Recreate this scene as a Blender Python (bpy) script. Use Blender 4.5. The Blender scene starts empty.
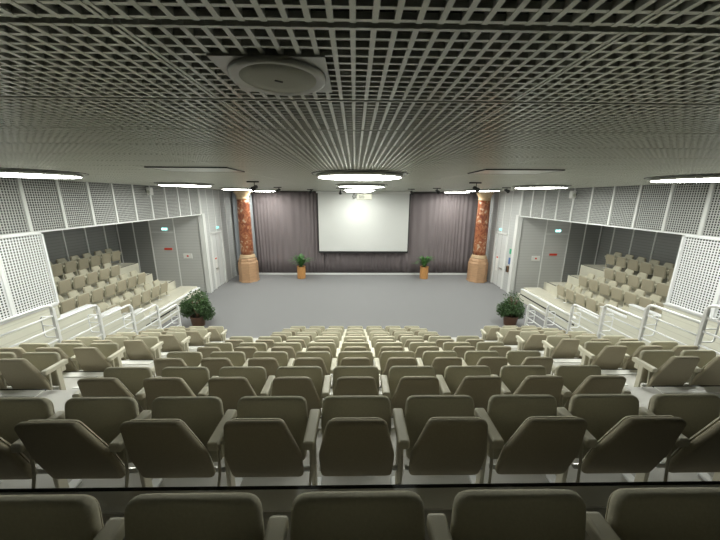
import bpy, bmesh, math, random
from mathutils import Vector, Matrix
random.seed(7)
C = bpy.context.scene.collection
ZC = 4.77                                   # eye height above the stage floor; heights below are given relative to the eye
PI = math.pi

# ------------------------------------------------------------------ materials
def mat(name, col, rough=.6, metal=0, noise=0, scale=20, bump=0, emit=None, estr=0, stretch=(1, 1, 1), spec=None):
    m = bpy.data.materials.new(name); m.use_nodes = True
    nt = m.node_tree; b = nt.nodes['Principled BSDF']
    b.inputs['Base Color'].default_value = (*col, 1); b.inputs['Roughness'].default_value = rough
    b.inputs['Metallic'].default_value = metal
    if spec is not None: b.inputs['Specular IOR Level'].default_value = spec
    if emit:
        b.inputs['Emission Color'].default_value = (*emit, 1); b.inputs['Emission Strength'].default_value = estr
    if noise or bump:
        tc = nt.nodes.new('ShaderNodeTexCoord'); mp = nt.nodes.new('ShaderNodeMapping'); mp.inputs['Scale'].default_value = stretch
        n = nt.nodes.new('ShaderNodeTexNoise'); n.inputs['Scale'].default_value = scale; n.inputs['Detail'].default_value = 4
        nt.links.new(tc.outputs['Object'], mp.inputs[0]); nt.links.new(mp.outputs[0], n.inputs[0])
        if noise:
            r = nt.nodes.new('ShaderNodeValToRGB')
            r.color_ramp.elements[0].position = .3; r.color_ramp.elements[1].position = .7
            r.color_ramp.elements[0].color = (*[max(0, c*(1-noise)) for c in col], 1)
            r.color_ramp.elements[1].color = (*[min(1, c*(1+noise)) for c in col], 1)
            nt.links.new(n.outputs[0], r.inputs[0]); nt.links.new(r.outputs[0], b.inputs['Base Color'])
        if bump:
            bp = nt.nodes.new('ShaderNodeBump'); bp.inputs['Strength'].default_value = bump; bp.inputs['Distance'].default_value = .01
            nt.links.new(n.outputs[0], bp.inputs['Height']); nt.links.new(bp.outputs[0], b.inputs['Normal'])
    return m
def siding(name, col, pitch=.1, rough=.5, depth=.35):
    """painted boards with fine horizontal grooves"""
    m = mat(name, col, rough); nt = m.node_tree; b = nt.nodes['Principled BSDF']
    tc = nt.nodes.new('ShaderNodeTexCoord'); sx = nt.nodes.new('ShaderNodeSeparateXYZ')
    mu = nt.nodes.new('ShaderNodeMath'); mu.operation = 'MULTIPLY'; mu.inputs[1].default_value = 1/pitch
    fr = nt.nodes.new('ShaderNodeMath'); fr.operation = 'FRACT'
    r = nt.nodes.new('ShaderNodeValToRGB'); r.color_ramp.interpolation = 'CONSTANT'
    r.color_ramp.elements[0].color = (*[c*(1-depth) for c in col], 1); r.color_ramp.elements[1].position = .14
    r.color_ramp.elements[1].color = (*col, 1)
    nt.links.new(tc.outputs['Object'], sx.inputs[0]); nt.links.new(sx.outputs['Z'], mu.inputs[0])
    nt.links.new(mu.outputs[0], fr.inputs[0]); nt.links.new(fr.outputs[0], r.inputs[0]); nt.links.new(r.outputs[0], b.inputs['Base Color'])
    return m
def marble():
    m = mat('red marble', (.3, .1, .05), .3); nt = m.node_tree; b = nt.nodes['Principled BSDF']
    tc = nt.nodes.new('ShaderNodeTexCoord'); n = nt.nodes.new('ShaderNodeTexNoise')
    n.inputs['Scale'].default_value = 3.2; n.inputs['Detail'].default_value = 8; n.inputs['Distortion'].default_value = 1.6
    r = nt.nodes.new('ShaderNodeValToRGB'); e = r.color_ramp.elements
    e[0].position = .38; e[0].color = (.15, .035, .018, 1); e[1].position = .5; e[1].color = (.30, .10, .045, 1)
    x = e.new(.58); x.color = (.33, .14, .065, 1); x = e.new(.64); x.color = (.50, .38, .28, 1)
    nt.links.new(tc.outputs['Object'], n.inputs[0]); nt.links.new(n.outputs[0], r.inputs[0]); nt.links.new(r.outputs[0], b.inputs['Base Color'])
    return m
M = dict(
 fabric=mat('beige seat fabric', (.49, .465, .365), .85, noise=.05, scale=90, bump=.15, spec=.25),
 shell=mat('taupe back fabric', (.39, .352, .262), .8, noise=.05, scale=90, bump=.15, spec=.3),
 arm=mat('cream armrest', (.60, .57, .46), .5),
 metal=mat('white painted metal', (.84, .85, .86), .45),
 chrome=mat('brushed steel', (.62, .62, .60), .3, .9),
 vinyl=mat('light grey vinyl', (.50, .49, .46), .55, noise=.06, scale=3),
 ledge=mat('grey ledge', (.85, .85, .82), .5),
 black=mat('black rubber', (.012, .012, .012), .6),
 blackm=mat('black metal', (.015, .015, .016), .45),
 rear=mat('darkened rear floor', (.05, .05, .05), .95, noise=.1, scale=50),
 carpet=mat('grey carpet', (.205, .205, .212), .95, noise=.1, scale=60, bump=.3),
 ceil=mat('ceiling slat lacquer', (.70, .715, .65), .28, .2),
 void=mat('dark plenum', (.006, .006, .006), .9),
 grille=mat('light grey grille', (.50, .51, .50), .45),
 backing=mat('dark backing', (.03, .032, .03), .9),
 batten=mat('white batten', (.72, .73, .72), .4),
 wall=siding('light grey boards', (.50, .51, .51), .14, .5, .12),
 plain=mat('white grey paint', (.60, .61, .61), .5, noise=.02, scale=2),
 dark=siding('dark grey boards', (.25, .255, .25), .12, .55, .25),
 alc=siding('grey acoustic boards', (.50, .505, .50), .14, .5, .15),
 cream=siding('cream boards', (.66, .65, .56), .17, .45, .12),
 tread=mat('cream tread', (.60, .58, .49), .5, noise=.04, scale=4),
 curtain=mat('mauve grey curtain', (.17, .145, .152), .9, noise=.05, scale=2, stretch=(6, 6, .4)),
 drape=mat('blue grey curtain', (.30, .32, .35), .85),
 screen=mat('projection screen', (.60, .61, .60), .7),
 marble=marble(),
 stone=mat('pink limestone', (.46, .28, .16), .45, noise=.12, scale=4, stretch=(1, 1, 3)),
 gold=mat('ochre capital', (.50, .36, .22), .4, noise=.1, scale=8),
 wood=mat('orange wood', (.52, .26, .09), .4, noise=.18, scale=5, stretch=(6, 6, .6)),
 leaf=mat('dark green leaf', (.06, .115, .04), .5, noise=.4, scale=6),
 leaf2=mat('mid green leaf', (.07, .18, .05), .45, noise=.3, scale=5),
 bark=mat('brown bark', (.17, .10, .06), .9, noise=.3, scale=12),
 soil=mat('soil', (.03, .02, .015), 1),
 lamp=mat('lamp diffuser', (.9, .9, .9), .5, emit=(.98, 1, .91), estr=1),
 rim=mat('lamp rim', (.52, .53, .50), .3, .2),
 speaker=mat('speaker cloth', (.50, .51, .44), .6, noise=.05, scale=200),
 white=mat('white plastic', (.75, .75, .73), .45),
 beigeplastic=mat('beige plastic', (.42, .42, .35), .5),
 brown=mat('brown glazed pot', (.10, .05, .03), .4),
 red=mat('red print', (.65, .06, .03), .5),
 blue=mat('blue print', (.05, .13, .35), .5),
 green=mat('green sign', (.02, .35, .18), .4),
 exitg=mat('lit exit sign', (.1, .5, .4), .4, emit=(.35, .9, .85), estr=1.5),
 exitw=mat('lit exit pictogram', (.9, .9, .9), .4, emit=(.9, 1, 1), estr=2.6),
 glass=mat('lens glass', (.05, .05, .06), .1),
)
LAMP_POWER = 29.0
M['lamp'].node_tree.nodes['Principled BSDF'].inputs['Emission Strength'].default_value = LAMP_POWER

# ------------------------------------------------------------------ helpers
def obj(name, bm, m, parent=None, loc=None, smooth=False):
    me = bpy.data.meshes.new(name); bm.normal_update(); bm.to_mesh(me); bm.free()
    me.materials.append(M[m] if isinstance(m, str) else m)
    if smooth:
        for p in me.polygons: p.use_smooth = True
    o = bpy.data.objects.new(name, me); C.objects.link(o)
    if parent: o.parent = parent
    if loc: o.location = loc
    return o
def tag(o, label, cat, group=None, kind=None):
    if label: o['label'] = label
    if cat: o['category'] = cat
    if group: o['group'] = group
    if kind: o['kind'] = kind
    return o
def thing(name, label, cat, loc=(0, 0, 0), rz=0, group=None):
    o = bpy.data.objects.new(name, None); o.empty_display_size = .1; C.objects.link(o)
    o.location = loc; o.rotation_euler = (0, 0, rz); return tag(o, label, cat, group)
def struct(name, bm, m, parent=None, label=None):
    o = obj(name, bm, m, parent)
    if not parent: o['kind'] = 'structure'
    if label: o['label'] = label
    return o
def BM(): return bmesh.new()
def box(bm, x0, x1, y0, y1, z0, z1):
    v = [bm.verts.new((x, y, z)) for z in (z0, z1) for y in (y0, y1) for x in (x0, x1)]
    for f in ((0, 2, 3, 1), (4, 5, 7, 6), (0, 1, 5, 4), (2, 6, 7, 3), (0, 4, 6, 2), (1, 3, 7, 5)): bm.faces.new([v[i] for i in f])
    return bm
def bx(*a): return box(BM(), *a)
def bev(bm, w, seg=2):
    bmesh.ops.bevel(bm, geom=bm.edges[:], offset=w, segments=seg, affect='EDGES', profile=.5); return bm
def boxes_mesh(name, L):
    vs, fs = [], []
    for x0, x1, y0, y1, z0, z1 in L:
        n = len(vs)
        vs += [(x, y, z) for z in (z0, z1) for y in (y0, y1) for x in (x0, x1)]
        fs += [tuple(n+i for i in f) for f in ((0, 2, 3, 1), (4, 5, 7, 6), (0, 1, 5, 4), (2, 6, 7, 3), (0, 4, 6, 2), (1, 3, 7, 5))]
    me = bpy.data.meshes.new(name); me.from_pydata(vs, [], fs); me.update(); return me
def link_mesh(name, me, m, parent=None):
    me.materials.append(M[m]); o = bpy.data.objects.new(name, me); C.objects.link(o)
    if parent: o.parent = parent
    return o
def lathe(bm, prof, n=24, cx=0, cy=0, caps=True):
    rings = []
    for r, z in prof: rings.append([bm.verts.new((cx+r*math.cos(2*PI*i/n), cy+r*math.sin(2*PI*i/n), z)) for i in range(n)])
    for a, b in zip(rings, rings[1:]):
        for i in range(n): bm.faces.new((a[i], a[(i+1) % n], b[(i+1) % n], b[i]))
    if caps:
        bm.faces.new(rings[0][::-1]); bm.faces.new(rings[-1])
    return bm
def tube(bm, pts, r, n=8):
    pts = [Vector(p) for p in pts]; rings = []
    for i, p in enumerate(pts):
        d = ((pts[min(i+1, len(pts)-1)]-p).normalized() + (p-pts[max(i-1, 0)]).normalized())
        d = d.normalized() if d.length > 1e-6 else Vector((0, 0, 1))
        u = d.orthogonal().normalized() if i == 0 else (pu - d*pu.dot(d)).normalized()
        pu = u; w = d.cross(u)
        k = 1.0
        if 0 < i < len(pts)-1:
            c = (pts[i+1]-p).normalized().dot((p-pts[i-1]).normalized()); k = 1/max(.5, math.sqrt((1+c)/2))
        rings.append([bm.verts.new(p+r*(math.cos(2*PI*j/n)*u+math.sin(2*PI*j/n)*w)) for j in range(n)])
    for a, b in zip(rings, rings[1:]):
        for j in range(n): bm.faces.new((a[j], a[(j+1) % n], b[(j+1) % n], b[j]))
    bm.faces.new(rings[0][::-1]); bm.faces.new(rings[-1]); return bm
def rounded(poly, rad, seg=5):
    out = []; n = len(poly)
    for i in range(n):
        p = Vector(poly[i]); a = Vector(poly[i-1])-p; b = Vector(poly[(i+1) % n])-p
        r = rad[i] if isinstance(rad, (list, tuple)) else rad
        ang = a.angle(b); t = min(r/math.tan(ang/2), a.length*.48, b.length*.48)
        p0 = p+a.normalized()*t; p1 = p+b.normalized()*t
        for k in range(seg+1):
            s = k/seg; out.append(tuple((1-s)**2*p0+2*s*(1-s)*p+s*s*p1))
    return out
def pad(outline, th, edge=.014, bulge=0.):
    """cushion from an outline in (x,z); thickness runs along y with rounded edges"""
    bm = BM(); n = len(outline); P = [Vector(p) for p in outline]
    nor = []
    for i in range(n):
        t = (P[(i+1) % n]-P[i-1]).normalized(); nor.append(Vector((t.y, -t.x)))
    cen = sum(P, Vector((0, 0)))/n
    if sum((P[i]-cen).dot(nor[i]) for i in range(n)) < 0: nor = [-q for q in nor]
    lay = []
    for k in range(5):
        a = k/4*PI/2; lay.append((edge*(1-math.sin(a)), edge*(1-math.cos(a))))
    lay = lay+[(i, th-y) for i, y in lay[::-1]]
    rings = [[bm.verts.new((P[i].x-nor[i].x*ins, y, P[i].y-nor[i].y*ins)) for i in range(n)] for ins, y in lay]
    for a, b in zip(rings, rings[1:]):
        for i in range(n): bm.faces.new((a[i], a[(i+1) % n], b[(i+1) % n], b[i]))
    for ring, s in ((rings[0], -1), (rings[-1], 1)):
        y0 = ring[0].co.y; prev = ring
        for f, bb in ((.8, .6), (.4, .95)):
            cur = [bm.verts.new((cen.x+(v.co.x-cen.x)*f, y0+s*bulge*bb, cen.y+(v.co.z-cen.y)*f)) for v in ring]
            for i in range(n): bm.faces.new((prev[i], prev[(i+1) % n], cur[(i+1) % n], cur[i]))
            prev = cur
        bm.faces.new(prev)
    bmesh.ops.recalc_face_normals(bm, faces=bm.faces[:]); return bm
def xform(bm, m): bmesh.ops.transform(bm, matrix=m, verts=bm.verts[:]); return bm
def lean(bm, y0, z0, y1, z1):
    """outline local z axis runs from (y0,z0) to (y1,z1)"""
    a = math.atan2(y1-y0, z1-z0)
    return xform(bm, Matrix.Translation((0, y0, z0)) @ Matrix.Rotation(-a, 4, 'X'))

# ------------------------------------------------------------------ setting
XL, XR = -7.4, 7.97
CZ = .389+ZC
FLp, FRp = 14.8, 14.6                        # far ends of the two side openings
HB = -.80+ZC                                 # underside of the wall band above the openings
END = 18.95
box_floor = struct('floor', bx(-12.2, 12.8, -2.4, 19.4, -.12, 0), 'carpet')
struct('wall_front', bx(XL-.4, XR+.6, END, END+.15, 0, CZ+.3), 'dark')
struct('wall_back', bx(-12.2, 12.8, -2.4, -2.25, 0, CZ+.3), 'backing')  # unseen; coloured near black so little light bounces to the near rows
# open cell ceiling, real slats
L = []; cx = .0504; cy = .0504; mod = .5550
i0 = int((XL+.56)/cx)-1; i1 = int((XR+.56)/cx)+1
y = .81-mod*5
while y < END:
    a, b = y+.011, min(y+mod-.011, END)          # one tile row, a dark joint either side
    for i in range(i0, i1):
        xx = -.56+i*cx
        if xx < XL or xx > XR: continue
        if i % 24 == 0: L += [(xx-.014, xx-.004, a, b, 0, .018), (xx+.004, xx+.014, a, b, 0, .018)]
        else: L.append((xx-.007, xx+.007, a, b, 0, .018))
    for j in range(12):
        yy = a+.007+(mod-.036)*j/11
        if yy < END: L.append((XL, XR, yy-.0055, yy+.0055, .0015, .016))
    y += mod
o = link_mesh('ceiling', boxes_mesh('ceiling', L), 'ceil'); o.location.z = CZ; o['kind'] = 'structure'
struct('ceiling', bx(-12.2, 12.8, -2.4, 19.4, CZ+.22, CZ+.3), 'void')

# side walls: band above the opening with battens and grille, posts, far part with the door, alcove behind
def lattice(X0, y0, y1, z0, z1, s, px=.0505, w=.009, t=.012):
    L = []; n = int(round((y1-y0)/px)); m = int(round((z1-z0)/px))
    for i in range(n+1):
        yy = y0+(y1-y0)*i/n; L.append((X0, X0+t, yy-w, yy+w, z0, z1))
    for j in range(m+1):
        zz = z0+(z1-z0)*j/m; L.append((X0+.001, X0+t-.001, y0, y1, zz-w, zz+w))
    return L
for side, X, FP, s in (('left', XL, FLp, 1), ('right', XR, FRp, -1)):
    def xs(a, b): return (min(X+s*a, X+s*b), max(X+s*a, X+s*b))       # a, b measured into the room
    hd = struct('wall_%s' % side, bx(*xs(-.14, -.03), -2.25, FP, HB, CZ), 'backing')
    a, b = xs(-.02, -.008)
    g = link_mesh('grille_panel', boxes_mesh('grille_panel', lattice(a, 1.0, FP, HB+.01, CZ, s, .056, .0085)), 'grille', hd)
    yb = FP-.05
    while yb > 1.2:
        obj('batten', bx(*xs(-.02, .012), yb-.035, yb+.035, HB, CZ), 'batten', hd); yb -= .86
    obj('bottom_trim', bx(*xs(-.14, .005), -2.25, FP, HB-.03, HB), 'metal', hd)
    # solid wall beyond the opening, with a door
    w = BM(); box(w, *xs(-.14, 0), FP, 15.55, 0, CZ); box(w, *xs(-.14, 0), 15.55, 16.75, 2.92, CZ); box(w, *xs(-.14, 0), 16.75, END, 0, CZ)
    fw = struct('wall_%s' % side, w, 'wall')
    for yy in (FP+.03, 15.45, 16.2, 16.9, 17.6): obj('batten', bx(*xs(-.005, .012), yy-.03, yy+.03, 2.95 if 15.5 < yy < 16.8 else 0.02, CZ), 'batten', fw)
    d = struct('door_%d' % (1 if side == 'left' else 2), bx(*xs(-.10, -.04), 15.58, 16.72, .01, 2.9), 'plain')
    fr = BM(); box(fr, *xs(-.06, .03), 15.47, 15.57, 0, 2.98); box(fr, *xs(-.06, .03), 16.73, 16.83, 0, 2.98); box(fr, *xs(-.06, .03), 15.47, 16.83, 2.91, 2.99)
    obj('door_frame', fr, 'batten', d)
    obj('door_leaf_gap', bx(*xs(-.045, -.036), 16.14, 16.155, .02, 2.88), 'dark', d)
    obj('push_bar', bx(*xs(-.04, .03), 15.75, 16.05, 1.02, 1.07), 'chrome', d)
    # jamb of the opening
    struct('trim_%d' % (1 if side == 'left' else 2), bx(*xs(-.2, .06), FP-.02, FP+.22, 0, HB+.02), 'batten')
    # near end of the side wall, alcove
    struct('wall_%s' % side, bx(*xs(-.14, 0), -2.25, 1.0, 0, HB), 'dark')
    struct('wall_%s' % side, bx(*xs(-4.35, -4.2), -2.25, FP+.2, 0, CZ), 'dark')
    aw = struct('wall_%s' % side, bx(*xs(-2.6, -.14), FP, FP+.1, 0, CZ), 'alc')
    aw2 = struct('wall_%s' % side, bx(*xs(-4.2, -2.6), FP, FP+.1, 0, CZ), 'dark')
    for q in (.19, 1.4, 2.56): obj('batten', bx(*xs(-q-.022, -q+.022), FP-.02, FP+.0, 0, CZ-.5), 'batten', aw)
    for q in (3.35, 4.12): obj('batten', bx(*xs(-q-.022, -q+.022), FP-.02, FP, 0, CZ-.5), 'batten', aw2)
    obj('transom', bx(*xs(-2.54, -1.42), FP-.015, FP, -1.69+ZC, -1.66+ZC), 'batten', aw)
    bw = bpy.data.objects[-1] if False else None
    back = struct('trim_%d' % (3 if side == 'left' else 4), BM(), 'batten')
    bm = BM(); yy = FP-.7
    while yy > 2:
        box(bm, *xs(-4.2, -4.17), yy-.025, yy+.025, 1.2, CZ-.5); yy -= 1.0
    bm.to_mesh(back.data); bm.free()
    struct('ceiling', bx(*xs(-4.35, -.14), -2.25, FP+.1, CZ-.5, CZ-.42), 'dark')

# ------------------------------------------------------------------ central terraces
P, R = .91, .336
Y0, F0 = .48, -1.58+ZC                       # riser behind the nearest row, floor of the nearest row
SX = 5.62
def fl(k): return F0-R*k-(.045 if k == 0 else 0)
def yr(k): return Y0+P*k
struct('floor', bx(-SX, SX, -2.25, yr(0), 0, fl(-1)), 'rear')  # unseen rear floor, darkened to cut light bounced onto the near seat backs
for k in range(9):
    e = yr(k+1)
    f = struct('floor', bx(-SX, SX, yr(k), e, 0, fl(k)), 'vinyl')
    if k < 8:
        for x0, x1 in ((-2.50, 2.50), (-SX, -3.68), (3.68, SX)):
            obj('nosing', bx(x0, x1, e-.018, e+.006, fl(k)+.001, fl(k)+.012), 'black', f)
            obj('ledge_strip', bx(x0, x1, e-.135, e-.019, fl(k)+.001, fl(k)+.014), 'ledge', f)
        for x0, x1 in ((-3.66, -2.52), (2.52, 3.66)):
            obj('aisle_step', bx(x0, x1, e, e+.30, fl(k+1), fl(k+1)+R/2), 'vinyl', f)
            obj('step_edge', bx(x0, x1, e+.27, e+.303, fl(k+1)+R/2, fl(k+1)+R/2+.006), 'chrome', f)

# ------------------------------------------------------------------ side tribunes
LV = [-4.13+ZC, -3.74+ZC, -3.38+ZC, -3.0+ZC]
for side, X, FP, s in (('left', XL, FLp, 1), ('right', XR, FRp, -1)):
    def xs(a, b): return (min(X+s*a, X+s*b), max(X+s*a, X+s*b))
    for q in range(4):
        a, b = -.9*q, -.9*(q+1) if q < 3 else -4.2
        f = struct('floor', bx(*xs(a-(.12 if q == 0 else 0), b), 2.0, FP-(.95, 1.4, 1.45, .95)[q], 0, LV[q]), 'tread')
        if q: obj('nosing', bx(*xs(a+.004, a-.04), 2.0, FP-(0, 1.4, 1.45, .95)[q], LV[q]+.001, LV[q]+.012), 'black', f)
    # parapet at the foot of the tribune: high under the screen, then stepping down
    w = BM(); edges = [(2.0, 7.18, -2.62), (7.18, 8.1, -2.98), (8.1, 9.05, -3.40), (9.05, 10.0, -3.82), (10.0, FP-.95, -4.22)]
    for y0, y1, t in edges: box(w, *xs(-.12, 0), y0, y1, 0, t+ZC)
    pw = struct('wall_%s' % side, w, 'cream')
    c = BM()
    for y0, y1, t in edges: box(c, *xs(-.14, .02), y0-.01, y1+.01, t+ZC, t+ZC+.03)
    obj('coping', c, 'metal', pw)
    obj('black_strip', bx(*xs(-.01, .012), 10.0, FP-.95, -4.48+ZC, -4.43+ZC), 'black', pw)  # black strip along the low far stretch of the parapet face
    struct('floor', bx(*xs(-1.7, -4.2), FP-1.45, FP, 0, LV[0]), 'tread')
    # low steps up from the stage floor at the far end
    st = struct('floor', bx(*xs(-1.7, -.12), FP-.94, FP-.5, 0, .22), 'tread')
    # white stringer closing the terraces towards the drop
    w = BM()
    for k in range(-1, 9):
        x0, x1 = sorted((s*-1*SX, s*-1*(SX+.06)))
        y0 = -2.2 if k < 0 else yr(k); y1 = yr(k+1)
        box(w, x0, x1, y0, y1, 0, fl(k)+.16)
    struct('wall_%s' % side, w, 'metal')

# ------------------------------------------------------------------ perforated screens over the near part of the openings
def screen_panel(side, X, s, yfar, label):
    t = thing('perforated_screen', label, 'screen', (X, 0, 0))
    z0, z1 = -2.58+ZC, -.83+ZC; y0 = yfar-4.6
    fr = BM(); w = .035
    a, b = (-.012, .045) if s > 0 else (-.045, .012)
    box(fr, a, b, y0, yfar-.04, z1-.035, z1); box(fr, a, b, y0, yfar, z0, z0+.035)
    box(fr, a, b, yfar-.04, yfar, z0+.035, z1-.04)
    tube(fr, [((a+b)/2, yfar-.06, z1-.018), ((a+b)/2, yfar-.03, z1-.025), ((a+b)/2, yfar-.02, z1-.05)], .02, 8)
    obj('frame', fr, 'metal', t)
    obj('backing_sheet', bx(*sorted((-s*.075, -s*.06)), y0+.01, yfar-.01, z0+.01, z1-.01), 'backing', t)
    for k in (1, 2, 3): obj('stile', bx(a, b, yfar-1.0*k-.03, yfar-1.0*k+.03, z0+.035, z1-.035), 'metal', t)
    link_mesh('grille', boxes_mesh('grille', lattice(.004, y0+.02, yfar-.04, z0+.035, z1-.035, s, .059, .011, .010)), 'metal', t)
screen_panel('left', XL, 1, 7.2, 'white perforated metal screen above the cream parapet on the left')
screen_panel('right', XR, -1, 7.12, 'white perforated metal screen above the cream parapet on the right')

# unseen fill lights added under the alcove ceilings to brighten the tribunes
for side, X, s in (('left', XL, 1), ('right', XR, -1)):
    for y_, nm_ in ((8.6, 'near'), (12.2, 'far')):
        t = thing('alcove_fill_light', 'added unseen fill light on the %s alcove ceiling above the tribune, %s one' % (side, nm_), 'lamp', (X-s*1.1, y_, CZ-.499), 0, 'added alcove fill lights')
        obj('housing', bx(-.12, .12, -.7, .7, -.05, 0), 'metal', t); obj('tube', bx(-.09, .09, -.68, .68, -.065, -.05), 'lamp', t)

# ------------------------------------------------------------------ guard rails, one section per terrace
ORD = ['first', 'second', 'third', 'fourth', 'fifth', 'sixth', 'seventh', 'eighth', 'ninth']
def guard(side, s, i, idx, n):
    yf = 5.36+.936*i; zt = -1.95-.338*i+ZC; X = s*(SX+.02); L_ = .909
    k = int((yf-Y0)/P); zb = fl(k)+.0
    lab = 'white tubular guard rail section beside the %s seats, %s from the stage' % (side, ORD[idx])
    t = thing('guard_rail', lab, 'railing', (X, yf, zb), 0, 'guard rail sections on the %s' % side)
    h = zt-zb; H = h
    tr = BM(); tube(tr, [(0, -L_, H), (0, -.12, H), (0, -.05, H-.015), (0, -.012, H-.05), (0, 0, H-.12)], .026, 10)
    obj('top_rail', tr, 'metal', t, smooth=True)
    obj('post', bev(bx(-.03, .03, -.026, .026, .0, H-.08), .006), 'metal', t)
    for q in (.22, .46, .70):
        m = BM(); tube(m, [(0, -L_+.01, H-q), (0, -.02, H-q)], .018, 8); obj('mid_rail', m, 'metal', t, smooth=True)
    # small return frame behind the post
    rf = BM(); tube(rf, [(s*.02, -.02, H-.24), (s*.2, -.02, H-.24), (s*.23, -.02, H-.27), (s*.23, -.02, H-.62), (s*.2, -.02, H-.65), (s*.02, -.02, H-.65)], .013, 8)
    tube(rf, [(s*.02, -.02, H-.42), (s*.22, -.02, H-.42)], .011, 8)
    obj('return_frame', rf, 'metal', t, smooth=True)
for i in range(5): guard('left', -1, i, 4-i, 5)
for i in range(-1, 5): guard('right', 1, i, 4-i, 6)

# ------------------------------------------------------------------ the chair
OY = .2
def chair_meshes():
    G = {}
    back = rounded([(-.222, 0), (.222, 0), (.224, .23), (.160, .55), (-.160, .55), (-.224, .23)], [.04, .04, .12, .045, .045, .12])
    b = lean(pad(back, .04, .016, .003), .135-OY, .215, -.028-OY, .735); G['backrest'] = (b, 'shell')
    cu = rounded([(-.204, .02), (.204, .02), (.206, .23), (.143, .53), (-.143, .53), (-.206, .23)], [.04, .04, .12, .045, .045, .12])
    b = pad(cu, .026, .018, .010); xform(b, Matrix.Translation((0, .038, 0))); G['back_cushion'] = (lean(b, .135-OY, .215, -.028-OY, .735), 'fabric')
    se = rounded([(-.215, 0), (.215, 0), (.232, .25), (.222, .45), (-.222, .45), (-.232, .25)], [.05, .05, .1, .06, .06, .1])
    G['seat'] = (lean(pad(se, .046, .018, .006), .250-OY, .210, .302-OY, .65), 'fabric')
    se2 = rounded([(-.20, .015), (.20, .015), (.217, .25), (.207, .43), (-.207, .43), (-.217, .25)], [.05, .05, .1, .06, .06, .1])
    b = pad(se2, .02, .012, .003); xform(b, Matrix.Translation((0, .045, 0))); G['seat_shell'] = (lean(b, .250-OY, .210, .302-OY, .65), 'shell')
    def arm(sx):
        a = bx(sx-.034, sx+.034, .05-OY, .345-OY, .495, .553); return bev(a, .014, 3)
    G['armrest'] = (arm(.275), 'arm'); G['armrest_l'] = (arm(-.275), 'arm')
    def post(sx):
        p = BM(); box(p, sx-.014, sx+.014, .19-OY, .25-OY, .02, .50); box(p, sx-.014, sx+.014, .25-OY, .31-OY, .42, .50); bev(p, .004, 1)
        tube(p, [(sx, .12-OY, .50), (sx, .10-OY, .30), (sx-.01, .08-OY, .2), (sx-.05, .075-OY, .16)], .009, 6)
        return p
    G['support'] = (post(.275), 'arm'); G['support_l'] = (post(-.275), 'arm')
    def foot(sx): return bev(bx(sx-.034, sx+.034, .10-OY, .32-OY, .0, .02), .005, 1)
    G['foot_plate'] = (foot(.275), 'metal'); G['foot_plate_l'] = (foot(-.275), 'metal')
    h = BM(); tube(h, [(-.236, .19-OY, .225), (.262, .19-OY, .225)], .016, 8); G['hinge_bar'] = (h, 'chrome')
    out = {}
    for k, (b, m) in G.items():
        me = bpy.data.meshes.new(k); b.normal_update(); b.to_mesh(me); b.free(); me.materials.append(M[m])
        for p in me.polygons: p.use_smooth = k in ('backrest', 'back_cushion', 'seat', 'seat_shell', 'hinge_bar')
        out[k] = me
    return out
CM = chair_meshes()
def part(name, me, parent):
    o = bpy.data.objects.new(name, me); C.objects.link(o); o.parent = parent; return o
def chair(x, y, z, rz, label, group, first=False):
    t = thing('auditorium_chair', label, 'chair', (x, y, z), rz, group)
    b = part('backrest', CM['backrest'], t); part('back_cushion', CM['back_cushion'], b)
    p = part('seat', CM['seat'], t); part('seat_shell', CM['seat_shell'], p)
    part('hinge_bar', CM['hinge_bar'], t)
    a = part('armrest', CM['armrest'], t); part('support', CM['support'], t); part('foot_plate', CM['foot_plate'], t)
    if first: part('armrest', CM['armrest_l'], t); part('support', CM['support_l'], t); part('foot_plate', CM['foot_plate_l'], t)
    return t
ROWN = ['nearest row', 'second row from the camera', 'third row from the camera', 'fourth row from the camera', 'fifth row from the camera',
        'fifth row from the stage', 'fourth row from the stage', 'third row from the stage', 'second row from the stage', 'row nearest the stage']
rown = ['row nearest the camera'] + ROWN[1:4] + ['middle row of nine', 'fourth row from the stage', 'third row from the stage', 'second row from the stage', 'row nearest the stage']
for k in range(9):
    half = 2 if k == 0 else 4 if k < 6 else 3
    for c in range(-half, half+1):
        pos = 'on the middle column' if c == 0 else '%s seat %s of middle' % (ORD[abs(c)-1], 'left' if c < 0 else 'right')
        lab = 'beige tip-up chair, centre block, %s, %s' % (rown[k], pos)
        chair(c*.55+.012, yr(k)+OY, fl(k), random.uniform(-.004, .004), lab, 'chairs of the centre block', first=(c == -half))
wrow = {3: 'back row in view', 4: 'fifth row from the stage', 5: 'fourth row from the stage', 6: 'third row from the stage', 7: 'second row from the stage', 8: 'front row'}
for s, side in ((-1, 'left'), (1, 'right')):
    for k in range(3, 9):
        for c in range(3):
            x = s*(4.0+.55*c)
            pos = ('seat beside the aisle', 'middle seat', 'seat beside the guard rail')[c]
            if k == 3 and c == 2: continue
            chair(x, yr(k)+OY, fl(k), 0, 'beige tip-up chair, %s wing, %s, %s' % (side, wrow[k], pos), 'chairs of the %s wing' % side, first=(s > 0 and c == 0) or (s < 0 and c == (1 if k == 3 else 2)))
TR = ['bottom row', 'second row up', 'third row up', 'top row']
for side, X, s in (('left', XL, 1), ('right', XR, -1)):
    for q, (n, yend) in enumerate(((7, 12.45), (10, 12.5), (9, 12.35), (9, 13.6)) if s > 0 else ((6, 12.05), (9, 12.1), (8, 11.95), (9, 13.0))):
        xr = X-s*(.9*(q+1) if q < 3 else 3.55)
        for c in range(n):
            lab = 'beige tip-up chair, %s side tribune, %s, %s seat from the stage end' % (side, TR[q], ORD[c] if c < 9 else 'tenth')
            chair(xr+s*OY, yend-.28-.55*c, LV[q], -PI/2*s, lab, 'chairs of the %s side tribune' % side, first=(c == (0 if s > 0 else n-1)))

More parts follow.
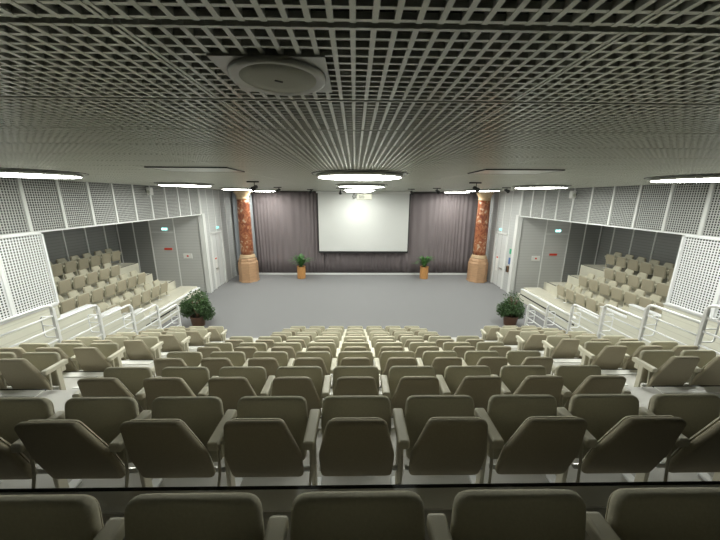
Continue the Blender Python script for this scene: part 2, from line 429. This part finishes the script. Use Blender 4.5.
# ------------------------------------------------------------------ front of the room
def curtain(name, x0, x1, y, z0, z1, m, label, seed, amp=.028, per=.28):
    rnd = random.Random(seed); bm = BM(); n = int((x1-x0)/.03); cols = []
    ph = 0; pts = []
    for i in range(n+1):
        ph += .03/per*2*PI*(1+.5*math.sin(i*.05+seed)); pts.append((x0+(x1-x0)*i/n, amp*math.sin(ph)+.02*math.sin(ph*.31+seed)))
    rows = [[bm.verts.new((px+.015*math.sin(j*.7+px*3), y+dy*(.6+.4*(1-j/6)), z0+(z1-z0)*j/6)) for px, dy in pts] for j in range(7)]
    for a, b in zip(rows, rows[1:]):
        for i in range(n): bm.faces.new((a[i], a[i+1], b[i+1], b[i]))
    o = obj(name, bm, m, smooth=True)
    md = o.modifiers.new('thickness', 'SOLIDIFY'); md.thickness = .006
    return tag(o, label, 'curtain')
curtain('stage_curtain', -6.2, -1.95, 18.72, .1, CZ-.06, 'curtain', 'mauve grey pleated curtain left of the projection screen', 1)
curtain('stage_curtain', -2.0, 3.1, 18.8, .1, CZ-.06, 'curtain', 'mauve grey curtain hanging behind and below the projection screen', 2)
curtain('stage_curtain', 3.05, 7.5, 18.72, .1, CZ-.06, 'curtain', 'mauve grey pleated curtain right of the projection screen', 3)
curtain('side_curtain', -7.25, -6.1, 18.3, .02, CZ-.06, 'drape', 'blue grey curtain behind the left marble column', 4, .06, .3)
curtain('side_curtain', 7.35, 7.9, 18.2, .02, CZ-.06, 'drape', 'blue grey curtain behind the right marble column', 5, .06, .3)
struct('baseboard_front', bx(-6.2, 7.5, 18.58, 18.64, 0, .1), 'batten')

t = thing('projection_screen', 'large white projection screen hanging before the mauve curtain', 'screen', (.53, 18.45, 1.44))
obj('screen_surface', bx(-2.74, 2.74, 0, .012, .1, 3.66), 'screen', t)
obj('bottom_bar', bev(bx(-2.78, 2.78, -.02, .03, -.02, .1), .008), 'blackm', t)
sb = BM(); box(sb, -2.80, -2.74, -.003, .010, .1, 3.66); box(sb, 2.74, 2.80, -.003, .010, .1, 3.66); obj('side_border', sb, 'blackm', t)
obj('roller_case', bev(bx(-2.85, 2.85, -.06, .08, 3.6, CZ-1.44-.003), .01), 'batten', t)

def column(x, y, label, w):
    t = thing('marble_column', label, 'column', (x, y, 0))
    b = BM(); lathe(b, [(.58, 0), (.58, .06), (.56, .09), (.555, 1.10), (.53, 1.16), (.50, 1.20), (.51, 1.25), (.49, 1.32), (.42, 1.40)], 8)
    xform(b, Matrix.Rotation(PI/8, 4, 'Z')); obj('pedestal', b, 'stone', t)
    n = BM(); lathe(n, [(.42, 1.38), (.445, 1.41), (.445, 1.46), (.40, 1.49), (.415, 1.53), (.385, 1.58)], 32); obj('base_ring', n, 'gold', t, smooth=True)
    sh = BM(); pr = [(.35+.02*math.sin(PI*(.12+.6*i/12))-.045*(i/12), 1.57+(4.68-1.57)*i/12) for i in range(13)]
    lathe(sh, pr, 32); obj('shaft', sh, 'marble', t, smooth=True)
    c = BM(); lathe(c, [(.325, 4.66), (.345, 4.69), (.345, 4.73), (.315, 4.76), (.33, 4.82), (.38, 4.94), (.44, 5.03), (.46, 5.06), (.46, CZ)], 32); obj('capital', c, 'gold', t, smooth=True)
column(-6.22, 17.2, 'red marble column on a pale stone pedestal, left of the screen', 1)
column(7.28, 17.2, 'red marble column on a pale stone pedestal, right of the screen', 1)

def planter(x, y, label, seed, n=52, h=.8, spread=.82):
    rnd = random.Random(seed)
    t = thing('potted_plant', label, 'plant', (x, y, 0))
    b = BM(); lathe(b, [(.23, 0), (.25, .04), (.25, .68), (.262, .70), (.262, .74), (.22, .74), (.21, .66)], 28)
    obj('pot', b, 'wood', t, smooth=False)
    s_ = BM(); lathe(s_, [(.212, .64), (.212, .69)], 20); obj('soil', s_, 'soil', t)
    bm = BM()
    for i in range(n):
        a = rnd.uniform(0, 2*PI); r = spread*rnd.uniform(.35, 1.1); hh = h*rnd.uniform(.55, 1.1)*(1.1-.35*r/spread); w = rnd.uniform(.03, .05)
        d = Vector((math.cos(a), math.sin(a), 0)); pr = None; q = Vector((-d.y, d.x, 0)); prev = None
        for j in range(8):
            u = j/7; c = d*(r*u**1.2)+Vector((0, 0, .66+hh*math.sin(u*PI*.62)/math.sin(PI*.5)))
            ww = w*math.sin(PI*min(1, .12+u*.88))+.004
            cur = (bm.verts.new(c+q*ww), bm.verts.new(c+Vector((0, 0, -.012))), bm.verts.new(c-q*ww))
            if prev:
                bm.faces.new((prev[0], prev[1], cur[1], cur[0])); bm.faces.new((prev[1], prev[2], cur[2], cur[1]))
            prev = cur
    obj('foliage', bm, 'leaf2', t, smooth=True)
planter(-3.24, 17.72, 'strap-leaved plant in a round orange wood pot, left of the screen', 3)
planter(4.22, 17.7, 'strap-leaved plant in a round orange wood pot, right of the screen', 9, 48, .78, .82)

def bush(x, y, label, seed, rx, hz, ny):
    rnd = random.Random(seed)
    t = thing('ficus_tree', label, 'plant', (x, y, 0))
    b = BM(); lathe(b, [(.2, 0), (.22, .02), (.26, .34), (.275, .36), (.275, .40), (.24, .40), (.23, .33)], 24); obj('pot', b, 'brown', t)
    s_ = BM(); lathe(s_, [(.232, .30), (.232, .35)], 20); obj('soil', s_, 'soil', t)
    tips = []
    for i in range(5):
        a = rnd.uniform(0, 2*PI); st = BM()
        p = [(.05*math.cos(a), .05*math.sin(a), .33)]
        for j in range(1, 5): p.append((rx*.6*j/4*math.cos(a+j*.2)*.7, rx*.6*j/4*math.sin(a+j*.2)*.7, .33+(hz-.55)*j/4))
        tube(st, p, .016, 6); obj('stem', st, 'bark', t, smooth=True)
    bm = BM()
    blobs = [(0, 0, hz*.74, rx*.72)] + [(rx*.62*math.cos(q), rx*.5*math.sin(q), hz*rnd.uniform(.36, .8), rx*rnd.uniform(.34, .5)) for q in [rnd.uniform(0, 2*PI) for _ in range(9)]]
    for i in range(ny):
        bx_, by_, bz_, br = rnd.choice(blobs)
        d = Vector((rnd.gauss(0, 1), rnd.gauss(0, 1), rnd.gauss(0, 1))).normalized()
        c = Vector((bx_, by_, bz_))+d*br*rnd.uniform(.3, 1.05)
        ln = rnd.uniform(.045, .085); w = ln*.36
        dr = (d+Vector((rnd.gauss(0, .5), rnd.gauss(0, .5), rnd.gauss(-.4, .5)))).normalized()
        q = dr.orthogonal().normalized(); q.rotate(Matrix.Rotation(rnd.uniform(0, 6.28), 3, dr)); n = dr.cross(q)
        v = [bm.verts.new(c), bm.verts.new(c+dr*ln*.5+q*w+n*.006), bm.verts.new(c+dr*ln), bm.verts.new(c+dr*ln*.5-q*w+n*.006)]
        bm.faces.new((v[0], v[1], v[2])); bm.faces.new((v[0], v[2], v[3]))
    obj('foliage', bm, 'leaf', t)
bush(-5.95, 10.75, 'bushy dark green ficus in a black pot near the left guard rail', 5, .58, 1.28, 5200)
bush(6.02, 10.75, 'bushy dark green ficus in a black pot near the right guard rail', 8, .47, 1.32, 3800)

# ------------------------------------------------------------------ ceiling things
ln = {5.25: 'nearest row', 9.5: 'second row', 13.8: 'third row', 17.3: 'row by the curtain'}
for F_ in (5.25, 9.5, 13.8, 17.3):
    for x_, nm_ in ((-5.12, 'left'), (.2, 'centre'), (5.72, 'right')):
        if F_ > 17 and nm_ == 'centre': F0_ = 16.7
        else: F0_ = F_
        if F_ < 6: x_ = {'left': -5.42, 'centre': .08, 'right': 6.0}[nm_]
        rr = .72
        t = thing('ceiling_lamp', 'round white disc ceiling lamp, %s one of the %s' % (nm_, ln[F_]), 'lamp', (x_, F0_, CZ-.075), 0, 'round disc ceiling lamps')
        b = BM(); lathe(b, [(rr-.03, .012), (rr, .016), (rr+.012, .03), (rr, .052), (rr-.12, .074), (rr-.13, .03), (rr-.03, .02)], 48, caps=False)
        obj('rim', b, 'rim', t, smooth=True)
        b = BM(); lathe(b, [(.55, .06), (rr-.035, .026), (rr-.02, .014), (rr-.06, .006), (.4, -.002), (.15, -.004)], 48)
        obj('diffuser', b, 'lamp', t, smooth=True)
        b = BM(); lathe(b, [(.5, .062), (.5, .075)], 32); obj('mount', b, 'rim', t)
        b = BM(); lathe(b, [(.78, .066), (.78, .082)], 48); obj('ceiling_plate', b, 'rim', t)
        b = BM(); lathe(b, [(.78, .066), (.795, .066), (.795, .084), (.78, .084)], 48, caps=False); obj('plate_edge', b, 'blackm', t)
# near loudspeaker in the ceiling
t = thing('ceiling_speaker', 'round grey loudspeaker set in a square plate in the near ceiling', 'speaker', (-.25, 1.105, CZ-.012))
obj('plate', bx(-.165, .165, -.145, .145, .006, .012), 'rim', t)
b = BM(); lathe(b, [(.122, -.002), (.14, -.008), (.153, -.003), (.155, .006), (.12, .006)], 56, caps=False); obj('ring', b, 'rim', t, smooth=True)
b = BM(); lathe(b, [(.125, .004), (.122, -.002), (.07, -.005), (.02, -.006)], 56); obj('grille_cloth', b, 'speaker', t, smooth=True)
b = bx(-.013, .013, -.0035, .0035, -.0085, -.0055); xform(b, Matrix.Rotation(.6, 4, 'Z')); obj('badge', b, 'blackm', t)
# shallow service hatches flush in the slats
for x_, nm_ in ((-2.24, 'left'), (2.3, 'right')):
    t = thing('ceiling_hatch', 'shallow rectangular hatch in the ceiling slats, %s of the centre' % nm_, 'hatch', (x_, 4.55, CZ-.035))
    f = BM(); a, b_, w = .54, .34, .010
    for q in ((-a, a, -b_, -b_+w), (-a, a, b_-w, b_), (-a, -a+w, -b_, b_), (a-w, a, -b_, b_)): box(f, *q, 0.02, .035)
    obj('frame', f, 'blackm', t); obj('cover', bx(-a+w, a-w, -b_+w, b_-w, .022, .030), 'rim', t)

def spot(x, y, aim, label, drop=.16):
    t = thing('track_spotlight', label, 'spotlight', (x, y, CZ), 0, 'black spotlights under the ceiling')
    obj('track', bev(bx(-.24, .24, -.03, .03, -.05, 0), .006), 'blackm', t)
    k = BM(); tube(k, [(.05, 0, -.05), (.05, 0, -drop)], .014, 8); obj('yoke', k, 'blackm', t); t.scale = (.62, .62, .62)
    h = BM(); lathe(h, [(.06, -.16), (.075, -.14), (.08, .06), (.10, .14), (.09, .14)], 20)
    xform(h, Matrix.Translation((.05, 0, -drop-.06)) @ Matrix.Rotation(aim, 4, 'Y') @ Matrix.Rotation(2.0, 4, 'X')); hd = obj('lamp_head', h, 'blackm', t, smooth=True)
spots = [(-2.52, 7.75, .5, 'black spotlight above the left marble column', .2), (-2.95, 11.9, .6, 'black spotlight above the left mauve curtain', .14), (-2.1, 14.6, .3, 'small black spotlight between left curtain and screen', .12),
         (-.62, 12.6, .1, 'black spotlight hanging in front of the screen, left of the projector', .22), (2.4, 13.2, -.3, 'black spotlight at the right edge of the screen', .2),
         (3.15, 11.9, -.5, 'black spotlight above the right mauve curtain', .14), (2.95, 7.6, -.4, 'black spotlight above the right marble column', .2), (5.35, 10.9, -.5, 'black spotlight beside the right wall band', .12)]
for a in spots: spot(*a[:3], a[3], a[4])

t = thing('video_projector', 'cream video projector hanging from the ceiling before the screen', 'projector', (.33, 11.0, ZC-.06))
obj('case', bev(bx(-.27, .27, -.22, .22, 0, .2), .03, 3), 'beigeplastic', t)
k = BM(); tube(k, [(0, 0, .2), (0, 0, .44)], .025, 8); box(k, -.1, .1, -.1, .1, .2, .215); obj('ceiling_mount', k, 'metal', t)
l = BM(); lathe(l, [(.07, 0), (.07, .1), (.06, .1), (.05, .06)], 20); xform(l, Matrix.Translation((.12, .2, .1)) @ Matrix.Rotation(-PI/2, 4, 'X')); obj('lens', l, 'glass', t)
g = BM()
for i in range(6): box(g, -.2, .0, -.226, -.218, .04+.02*i, .048+.02*i)
obj('vent', g, 'blackm', t)
k = BM(); tube(k, [(-.26, -.1, .1), (-.36, -.1, .03), (-.42, -.08, .1), (-.38, -.06, .2), (-.30, -.04, .12), (-.40, 0, .02), (-.34, 0, .3), (-.3, 0, .44)], .012, 6); obj('cable', k, 'blackm', t, smooth=True)

for X_, y_, z_, s, nm_ in ((XL, 11.1, .21, 1, 'left'), (XR, 11.0, .18, -1, 'right')):
    t = thing('wall_speaker', 'small white loudspeaker on the %s wall band' % nm_, 'speaker', (X_+s*.012, y_, ZC+z_), 0, 'wall speakers')
    obj('cabinet', bev(bx(*sorted((s*.05, s*.20)), -.09, .09, -.16, .11), .03, 3), 'white', t)
    obj('bracket', bx(*sorted((0, s*.06)), -.03, .03, -.05, .05), 'blackm', t)
    g = BM(); lathe(g, [(.06, 0), (.06, .01)], 20); xform(g, Matrix.Translation((s*.125, -.09, -.04)) @ Matrix.Rotation(PI/2, 4, 'X')); obj('cone', g, 'speaker', t)

# ------------------------------------------------------------------ signs and small things on walls
def sign_front(name, label, cat, x, F_, z, w, h, m, extra=None, group=None):
    t = thing(name, label, cat, (x, F_-.001, z), 0, group)
    obj('panel', bx(-w/2, w/2, -.025, 0, -h/2, h/2), m, t)
    if extra:
        for en, (a, b, c, d), em in extra: obj(en, bx(a, b, -.031, -.025, c, d), em, t)
    return t
def man(bm, s, x0=0):
    tube(bm, [(x0, -.03, -.05*s), (x0+.02*s, -.03, .02*s)], .011*s, 6)
    return bm
for side, xx, F_ in (('left', -9.25, FLp), ('right', 9.97, FRp)):
    t = sign_front('exit_sign', 'lit green and white emergency exit sign on the %s alcove wall' % side, 'sign', xx, F_, -1.52+ZC, .26, .12, 'exitg')
    g = BM(); box(g, -.11, -.06, -.031, -.025, -.04, .04); box(g, -.03, .10, -.031, -.025, -.015, .015)
    for q in ((.04, .06), (.06, .09)): box(g, q[0], q[1], -.0305, -.025, -(.11-q[0])*.6, (.11-q[0])*.6)
    obj('pictogram', g, 'exitw', t)
sign_front('notice', 'red strip notice on the left alcove wall below the exit sign', 'sign', -9.2, FLp, -2.5+ZC, .38, .1, 'red')
sign_front('notice', 'red strip notice on the right alcove wall below the exit sign', 'sign', 9.9, FRp, -2.7+ZC, .38, .1, 'red')
sign_front('notice', 'white notice with a red mark on the left alcove wall', 'sign', -8.29, FLp, -2.85+ZC, .42, .24, 'white', [('red_mark', (-.045, .045, -.04, .04), 'red')])
sign_front('notice', 'white notice with a red mark on the right alcove wall', 'sign', 9.05, FRp, -2.9+ZC, .42, .24, 'white', [('red_mark', (-.045, .045, -.04, .04), 'red')])
for side, X_, s, z_ in (('left', XL, 1, -1.58), ('right', XR, -1, -1.63)):
    t = thing('exit_light', 'small green emergency light above the %s stage door' % side, 'sign', (X_+s*.001, 16.3, z_+ZC))
    obj('panel', bx(*sorted((0, s*.05)), -.10, .10, -.045, .045), 'exitg', t)
    t = thing('door_notice', 'tall white notice with red print on the %s stage door' % side, 'sign', (X_-s*.036, 15.86 if side == 'left' else 16.42, -3.4+ZC))
    obj('sheet', bx(*sorted((0, s*.008)), -.13, .13, -.55, .3), 'white', t)
    r_ = BM(); box(r_, *sorted((s*.008, s*.012)), -.09, .09, .34-.17, .42-.17); obj('red_print', r_, 'red', t)
    r_ = BM()
    for j in range(4): box(r_, *sorted((s*.008, s*.011)), -.09, .09, -.45+.12*j, -.42+.12*j)
    obj('text_lines', r_, 'ledge', t)
t = thing('green_sign', 'small green safety sign on the right wall by the door', 'sign', (XR-.001, 14.98, -2.62+ZC)); obj('panel', bx(-.012, 0, -.13, .13, -.13, .13), 'green', t)
t = thing('blue_sign', 'blue safety sign on the right wall under the green sign', 'sign', (XR-.001, 14.98, -3.12+ZC)); obj('panel', bx(-.012, 0, -.12, .12, -.17, .17), 'blue', t)
t = thing('wall_phone', 'brown handset box on the right wall under the blue sign', 'phone', (XR-.001, 15.05, -3.55+ZC)); obj('case', bev(bx(-.09, 0, -.09, .09, -.16, .16), .015), 'bark', t)
k = BM(); tube(k, [(-.11, -.03, -.13), (-.12, -.03, 0), (-.11, -.03, .13)], .022, 8); obj('handset', k, 'blackm', t, smooth=True)
t = thing('wall_box', 'small black box on a stand beside the left marble column', 'box', (-6.95, 17.9, 0)); obj('case', bev(bx(-.12, .12, -.08, .08, .75, 1.05), .01), 'blackm', t)
k = BM(); tube(k, [(0, 0, .02), (0, 0, .76)], .02, 8); lathe(k, [(.14, 0), (.14, .02)], 16); obj('stand', k, 'blackm', t)

# ------------------------------------------------------------------ camera and view
p_, y_, r_ = .2358, .0177, -.0056
cam = bpy.data.cameras.new('camera'); cam.sensor_width = 36; cam.lens = 300/720*36; cam.clip_start = .02
co = bpy.data.objects.new('camera', cam); C.objects.link(co); co.location = (0, 0, ZC)
rot = Matrix.Rotation(-y_, 4, 'Z') @ Matrix.Rotation(PI/2-p_, 4, 'X') @ Matrix.Rotation(-r_, 4, 'Z')
co.rotation_euler = rot.to_euler()
sc = bpy.context.scene; sc.camera = co
w = bpy.data.worlds.new('world'); sc.world = w; w.use_nodes = True
w.node_tree.nodes['Background'].inputs[0].default_value = (.0, .0, .0, 1)
sc.view_settings.view_transform = 'Standard'; sc.view_settings.look = 'None'; sc.view_settings.gamma = 1
sc.view_settings.exposure = 0
sc.cycles.max_bounces = 8; sc.cycles.diffuse_bounces = 5; sc.cycles.caustics_reflective = False; sc.cycles.sample_clamp_indirect = 4
